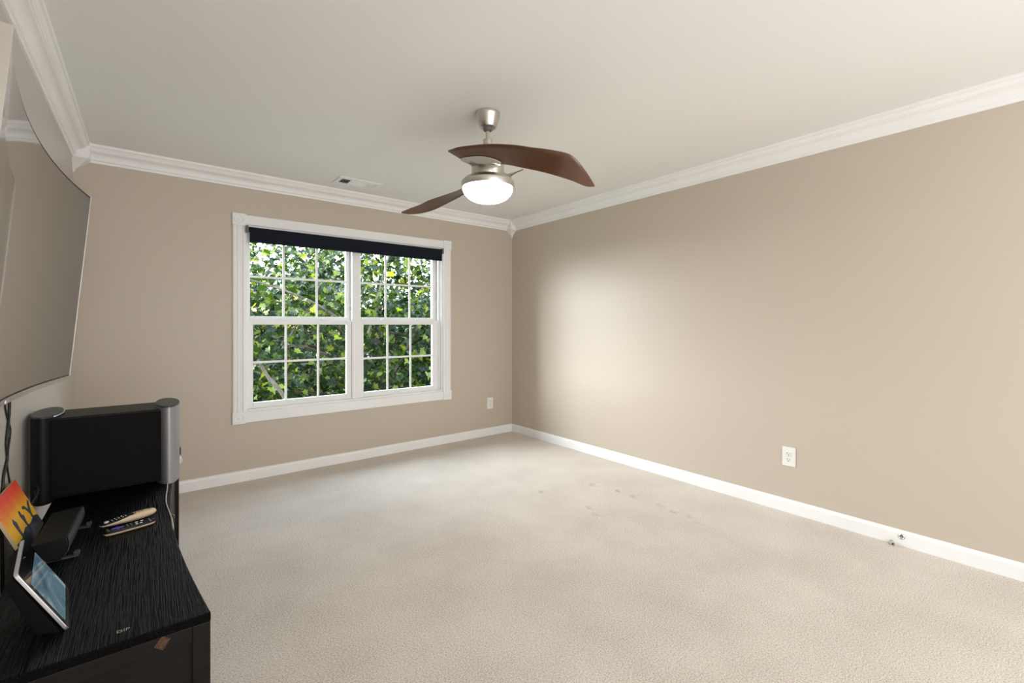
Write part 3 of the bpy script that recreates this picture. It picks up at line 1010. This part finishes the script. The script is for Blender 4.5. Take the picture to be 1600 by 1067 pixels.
pad = []
for k in range(20):
    t_ = 2 * math.pi * k / 20
    pad.append((-.034 + .049 * math.cos(t_), .0160 * math.copysign(abs(math.sin(t_)) ** .7, math.sin(t_))))
loft(MB(), [[(x, y, ztop(x) - .004) for x, y in pad], [(x, y * .95, ztop(x) + .0012) for x, y in pad]]).build('keypad', M['black_plastic'], r1, smooth=True, angle=60)
MB().lathe([(.0065, .0195), (.0065, .0235), (.004, .0245)], 20, c=(-.066, 0)).build('scroll_wheel', M['btn'], r1, smooth=True)
for i in range(5):
    for j in range(3):
        if i == 0 and j == 1: pass
        MB().lathe([(.0019, .019), (.0019, ztop(-.05 + i * .010) + .0022)], 10, c=(-.050 + i * .010, -.0075 + j * .0075)).build('button', M['btn'] if (i + j) % 2 else M['grey_btn'], r1)
for i in range(3):
    for j in range(2):
        MB().box(.018 + i * .011, .025 + i * .011, -.0065 + j * .008, -.002 + j * .008, .018, ztop(.02 + i * .011) + .0006).build('button', M['grey_btn'] if j else M['tan'], r1, bevel=.0008)
MB().prism([(.058, -.004), (.066, -.003), (.062, .004)], .017, ztop(.062) + .0008).build('button', M['grey_btn'], r1)

r2 = tag(empty('remote_control', (-.052, 2.085, SH), R(13)), 'slim black remote with purple and white buttons lying in front of the cream one', 'remote control')
ol2 = remote_outline(.071, .0185, .0185, p=3.2)
loft(MB(), [[(x * .95, y * .8, .001) for x, y in ol2], [(x, y, .006) for x, y in ol2], [(x, y, .009) for x, y in ol2]]).build('lower_shell', M['tan'], r2, smooth=True, angle=60)
loft(MB(), [[(x, y, .009) for x, y in ol2], [(x, y, .013) for x, y in ol2], [(x * .96, y * .9, .017) for x, y in ol2]]).build('upper_shell', M['black_plastic'], r2, smooth=True, angle=50)
MB().box(-.050, -.018, -.004, .004, .016, .0186).box(-.038, -.030, -.012, -.004, .016, .0186).box(-.038, -.030, .004, .012, .016, .0186).build('direction_pad', M['purple'], r2)
for (x, y, m_) in ((-.060, -.008, 'grey_btn'), (-.060, .008, 'grey_btn'), (-.008, -.008, 'grey_btn'), (-.008, 0, 'grey_btn'), (-.008, .008, 'grey_btn'),
                   (.002, -.008, 'grey_btn'), (.002, 0, 'grey_btn'), (.002, .008, 'grey_btn')):
    MB().lathe([(.0026, .016), (.0026, .0184)], 12, c=(x, y)).build('button', M[m_], r2)
for (x, y) in ((.012, -.010), (.024, -.010), (.014, .008), (.030, .010)):
    MB().box(x, x + .008, y - .0028, y + .0028, .016, .0185).build('button', M['btn'], r2, bevel=.001)
MB().box(.052, .056, -.014, .014, .016, .0176).build('light_band', M['silver_edge'], r2)
MB().lathe([(.003, .016), (.003, .0184)], 14, c=(.063, -.002)).build('power_button', M['purple'], r2)

# ------------------------------------------------------------------ smart display
BN, BF = Vector((-.146, 1.477, .520)), Vector((-.170, 1.707, .520))
TN, TF = Vector((-.227, 1.470, .677)), Vector((-.243, 1.700, .672))
sd = tag(empty('smart_display', (-.20, 1.59, SH)), 'smart display with thin silver rim showing a blue picture, on the black stand', 'smart display')
o0 = Vector(sd.location)
ux = (BF - BN).normalized(); Lx = (BF - BN).length
uy = ((TN - BN) - ux * (TN - BN).dot(ux)); Ly = uy.length; uy.normalize()
un = ux.cross(uy).normalized()
if un.x < 0: un = -un
def sdp(a, b, c): return BN + ux * (a * Lx) + uy * (b * Ly) + un * c - o0
def rrect(a0, a1, b0, b1, r, n=6):
    out = []
    for (ca, cb, st_) in ((a1 - r, b1 - r, 0), (a0 + r, b1 - r, 90), (a0 + r, b0 + r, 180), (a1 - r, b0 + r, 270)):
        for k in range(n + 1):
            t_ = R(st_ + 90 * k / n)
            out.append((ca + r * math.cos(t_), cb + r * math.sin(t_) * Lx / Ly))
    return out
def sd_slab(mb, a0, a1, b0, b1, r, c0, c1):
    pp = rrect(a0, a1, b0, b1, r)
    return loft(mb, [[sdp(a, b, c0) for a, b in pp], [sdp(a, b, c1) for a, b in pp]])
sd_slab(MB(), 0, 1, 0, 1, .045, -.008, -.001).build('silver_rim', M['silver_edge'], sd, bevel=.0012)
sd_slab(MB(), .010, .990, .013, .987, .040, -.0012, .0004).build('bezel', M['tv_glass'], sd)
sd_slab(MB(), .07, .94, .09, .77, .004, .0004, .0008).build('picture', M['screen'], sd)
# fabric body wedge behind
bm_ = MB()
b0 = [sdp(.03, .03, -.012), sdp(.97, .03, -.012), sdp(.97, .97, -.012), sdp(.03, .97, -.012)]
bk = [Vector((b0[0].x - .045, b0[0].y + .02, 0.001)), Vector((b0[1].x - .045, b0[1].y - .02, 0.001)), Vector((b0[2].x - .018, b0[2].y - .02, .135)), Vector((b0[3].x - .018, b0[3].y + .02, .135))]
b0[0].z = .001; b0[1].z = .001
bm_.add(b0 + bk, [(0, 1, 2, 3), (7, 6, 5, 4), (0, 4, 5, 1), (1, 5, 6, 2), (2, 6, 7, 3), (3, 7, 4, 0)])
bm_.build('rear_housing', M['black_matte'], sd, bevel=.006)
cm = sdp(.5, .955, .0006)
MB().lathe([(.0025, 0), (.0025, .0008)], 14).build('camera_lens', M['grey_btn'], sd, loc=cm)

# ------------------------------------------------------------------ little canvas painting
pt = tag(empty('canvas_painting', (-.300, 2.189, SH + .001)), 'small canvas painting of a red and yellow sunset with dark silhouettes leaning on the wall', 'painting')
pt.rotation_euler = (0, R(-22), 0)
PW, PH = .155, .186
MB().box(-.009, 0, -PW, PW, 0, PH).build('canvas', M['canvas_edge'], pt, bevel=.001)
MB().box(0, .0006, -PW, PW, 0, PH).build('sunset_sky', M['painting'], pt)
def sil(name, pts):
    vs = [(.0006, y, z) for y, z in pts] + [(.0011, y, z) for y, z in pts]
    n = len(pts)
    MB().add(vs, [tuple(range(n)), tuple(range(2 * n - 1, n - 1, -1))] + [(k, (k + 1) % n, n + (k + 1) % n, n + k) for k in range(n)]).build(name, M['slate'], pt)
sil('dark_ground', [(-PW, .001), (PW, .001), (PW, .040), (.11, .052), (.05, .046), (-.02, .054), (-.09, .042), (-PW, .046)])
sil('tree_silhouette', [(.085, .032), (.098, .034), (.108, .060), (.128, .085), (.146, .098), (.140, .106), (.118, .097), (.100, .082), (.082, .102), (.060, .108), (.052, .100), (.076, .090), (.092, .066)])
sil('figure_silhouette', [(.010, .032), (.024, .034), (.022, .060), (.034, .085), (.020, .088), (.018, .105), (.005, .108), (-.004, .092), (.004, .066)])
sil('figure_silhouette', [(-.080, .034), (-.060, .034), (-.064, .062), (-.056, .090), (-.074, .110), (-.088, .096), (-.084, .064)])

# ------------------------------------------------------------------ outside: lawn, house, trees
GZ = -3.0
tag(MB().box(-60, 80, 4.4, 120, GZ - .3, GZ).build('ground', M['grass']), kind='structure')
# storey below and roof of this house so the room does not hang in the air
tag(MB().box(-6, 9, -8, YW + T, GZ, -.12).build('wall_exterior', M['exterior']), kind='structure')
rf = MB()
rf.add([(-6.4, -8, ZC + .2), (9.4, -8, ZC + .2), (9.4, YW + .28, ZC + .2), (-6.4, YW + .28, ZC + .2), (-6.4, -2, ZC + 2.6), (9.4, -2, ZC + 2.6)],
       [(0, 3, 2, 1), (0, 1, 5, 4), (3, 4, 5, 2), (0, 4, 3), (1, 2, 5)])
tag(rf.build('trim_7', M['shingle']), kind='structure')

def house(name, loc, rz, wx, wy, h, roof_h, wallm, label):
    r = tag(empty(name, loc, rz), label, 'house')
    MB().box(-wx, wx, -wy, wy, 0, h).build('walls', wallm, r)
    rb = MB()
    e = .35
    rb.add([(-wx - e, -wy - e, h), (wx + e, -wy - e, h), (wx + e, wy + e, h), (-wx - e, wy + e, h), (0, -wy - e, h + roof_h), (0, wy + e, h + roof_h)],
           [(0, 3, 2, 1), (0, 1, 4), (3, 5, 2), (0, 4, 5, 3), (1, 2, 5, 4)])
    rb.build('roof', M['shingle'], r)
    for zz in (1.0, 3.9):
        if zz + 1.3 < h:
            for k in range(-2, 3):
                if abs(k * 2.1) < wx - .8:
                    f = MB().box(k * 2.1 - .55, k * 2.1 + .55, -wy - .05, -wy + .02, zz, zz + 1.35).build('window', M['vinyl'], r)
                    MB().box(k * 2.1 - .47, k * 2.1 + .47, -wy - .06, -wy - .05, zz + .08, zz + 1.27).build('pane', M['house_glass'], f)
    return r
house('neighbour_house', (9.0, 38, GZ), R(12), 2.4, 4.0, 6.6, 1.8, M['ochre'], 'tall narrow ochre house glimpsed through leaf gaps in the left half of the window')
house('neighbour_house', (21, 44, GZ - .5), R(-6), 5.2, 4.0, 5.2, 2.4, M['siding'], 'wide pale blue-grey house far behind the trees in the right half of the window')

LEAF = [(0, 0), (.16, -.10), (.40, -.08), (.30, .10), (.52, .30), (.30, .36), (.30, .52), (.14, .50), (0, .92)]
LEAF = LEAF + [(-x, y) for x, y in LEAF[-2:0:-1]]
HALF = len(LEAF) // 2
def leaves_mesh(name, spots, size, material, parent, rnd):
    vs = []; fs = []; tint = []
    n = len(LEAF)
    for (p, droop, ts) in spots:
        s_ = size * rnd.uniform(.55, 1.25)
        az = rnd.uniform(0, 2 * math.pi)
        # leaf tip direction: outwards and down; normal random around up
        d = Vector((math.cos(az), math.sin(az), -droop * rnd.uniform(.2, 1.6))).normalized()
        nn = Vector((rnd.gauss(0, .55), rnd.gauss(0, .55) - .25, 1)).normalized()
        sd_ = d.cross(nn)
        if sd_.length < .05: continue
        sd_.normalize()
        nn = sd_.cross(d).normalized()
        fold = rnd.uniform(.05, .45)
        curl = rnd.uniform(-.1, .35)
        b = len(vs)
        for x, y in LEAF:
            q = p + (sd_ * x + d * y + nn * (abs(x) * fold - curl * y * y)) * s_
            vs.append(q)
        fs.append(tuple(b + k for k in range(0, HALF + 1)))
        fs.append(tuple([b] + [b + k for k in range(HALF, n)]))
        t_ = min(1, max(0, ts + rnd.gauss(0, .3)))
        tint += [t_, t_]
    me = bpy.data.meshes.new(name)
    me.from_pydata([tuple(v) for v in vs], [], fs)
    me.materials.append(material)
    at = me.attributes.new('tint', 'FLOAT', 'FACE')
    at.data.foreach_set('value', tint)
    o = bpy.data.objects.new(name, me)
    col.objects.link(o)
    o.parent = parent
    return o

def tree(loc, trunk_h, crown_c, crown_r, nclump, per, size, leafm, label, seed, cl_r=.34, limbs=12, name='maple_tree', extra=()):
    rnd = random.Random(seed)
    r = tag(empty(name, loc), label, 'tree')
    L0 = Vector(loc)
    cc = Vector(crown_c) - L0
    cr_ = Vector(crown_r)
    top = Vector((cc.x * .6, cc.y * .6, cc.z + cr_.z * .6))
    mb = MB()
    trunk = curve_pts([(0, 0, 0), (.06, .04, trunk_h * .5), (cc.x * .3, cc.y * .3, trunk_h), (cc.x * .6, cc.y * .6, cc.z), tuple(top)], 5)
    n = len(trunk)
    mb.tube(trunk, [max(.02, .15 * (1 - .85 * i / n)) for i in range(n)], 12)
    mb.build('trunk', M['bark'], r, smooth=True, angle=80)
    clumps = []
    for i in range(limbs):
        k0 = rnd.uniform(.35, .9)
        st_ = trunk[int(k0 * (n - 1))]
        az = i * 2.399 + rnd.uniform(-.3, .3)
        el_ = rnd.uniform(-.15, .6)
        e_ = Vector((cc.x + cr_.x * .92 * math.cos(az) * math.cos(el_), cc.y + cr_.y * .92 * math.sin(az) * math.cos(el_), cc.z + cr_.z * .9 * (math.sin(el_) + rnd.uniform(-.45, .25))))
        m1 = st_.lerp(e_, .35) + Vector((rnd.gauss(0, .12), rnd.gauss(0, .12), .25))
        m2 = st_.lerp(e_, .7) + Vector((rnd.gauss(0, .18), rnd.gauss(0, .18), .22))
        pts = curve_pts([st_, m1, m2, e_], 6)
        bb = MB()
        q = len(pts)
        bb.tube(pts, [.050 * (1 - .86 * j / q) for j in range(q)], 8)
        for j in range(5):                      # twigs
            s0 = pts[rnd.randint(q // 3, q - 2)]
            dv = Vector((rnd.gauss(0, 1), rnd.gauss(0, 1), rnd.gauss(.1, .6))).normalized() * rnd.uniform(.4, .9)
            tw = curve_pts([s0, s0 + dv * .5 + Vector((0, 0, .06)), s0 + dv], 4)
            bb.tube(tw, [.014 * (1 - .8 * k / len(tw)) for k in range(len(tw))], 6)
            clumps += [s0 + dv, s0 + dv * .6]
        bb.build('limb', M['bark'], r, smooth=True, angle=80)
        clumps += pts[q // 2::3]
    for ex, rr_ in extra:
        pts = curve_pts([Vector(p) - L0 for p in ex], 6)
        MB().tube(pts, [rr_ * (1 - .5 * j / len(pts)) for j in range(len(pts))], 8).build('limb', M['bark'], r, smooth=True, angle=80)
    while len(clumps) < nclump:
        v = Vector((rnd.gauss(0, 1), rnd.gauss(0, 1), rnd.gauss(0, 1))).normalized() * rnd.uniform(.35, 1) ** .5
        # fewer clumps towards the top of the crown, so the sky shows through
        if v.z > .3 and rnd.random() < (v.z - .3) * .4: continue
        clumps.append(Vector((cc.x + v.x * cr_.x, cc.y + v.y * cr_.y, cc.z + v.z * cr_.z)))
    spots = []
    for c_ in clumps:
        ts = rnd.choice((.25, .4, .5, .6))
        for k in range(per):
            v = Vector((rnd.gauss(0, 1), rnd.gauss(0, 1), rnd.gauss(0, .75))) * cl_r * .6
            spots.append((c_ + v, .7, ts))
    leaves_mesh('foliage', spots, size, leafm, r, rnd)
    return r
tree((4.0, 8.6, GZ), 2.6, (2.9, 7.9, .55), (2.9, 1.9, 2.5), 1000, 26, .118, M['leaf'], 'large maple tree filling the view just outside the window', 11, limbs=16,
     extra=[([(2.28, 6.3, 1.11), (1.77, 6.33, 1.48), (1.31, 6.36, 1.68), (0.97, 6.39, 1.78)], 0.02), ([(1.45, 5.95, -0.01), (1.23, 5.98, 0.43), (1.1, 6.01, 0.61), (1.0, 6.04, 0.82)], 0.03), ([(2.38, 6.2, 1.11), (2.52, 6.23, 1.47), (2.6, 6.26, 1.84), (2.73, 6.29, 2.24)], 0.018), ([(2.82, 6.4, 0.15), (2.88, 6.43, 0.53), (3.11, 6.46, 0.91), (3.35, 6.49, 1.3)], 0.026)])
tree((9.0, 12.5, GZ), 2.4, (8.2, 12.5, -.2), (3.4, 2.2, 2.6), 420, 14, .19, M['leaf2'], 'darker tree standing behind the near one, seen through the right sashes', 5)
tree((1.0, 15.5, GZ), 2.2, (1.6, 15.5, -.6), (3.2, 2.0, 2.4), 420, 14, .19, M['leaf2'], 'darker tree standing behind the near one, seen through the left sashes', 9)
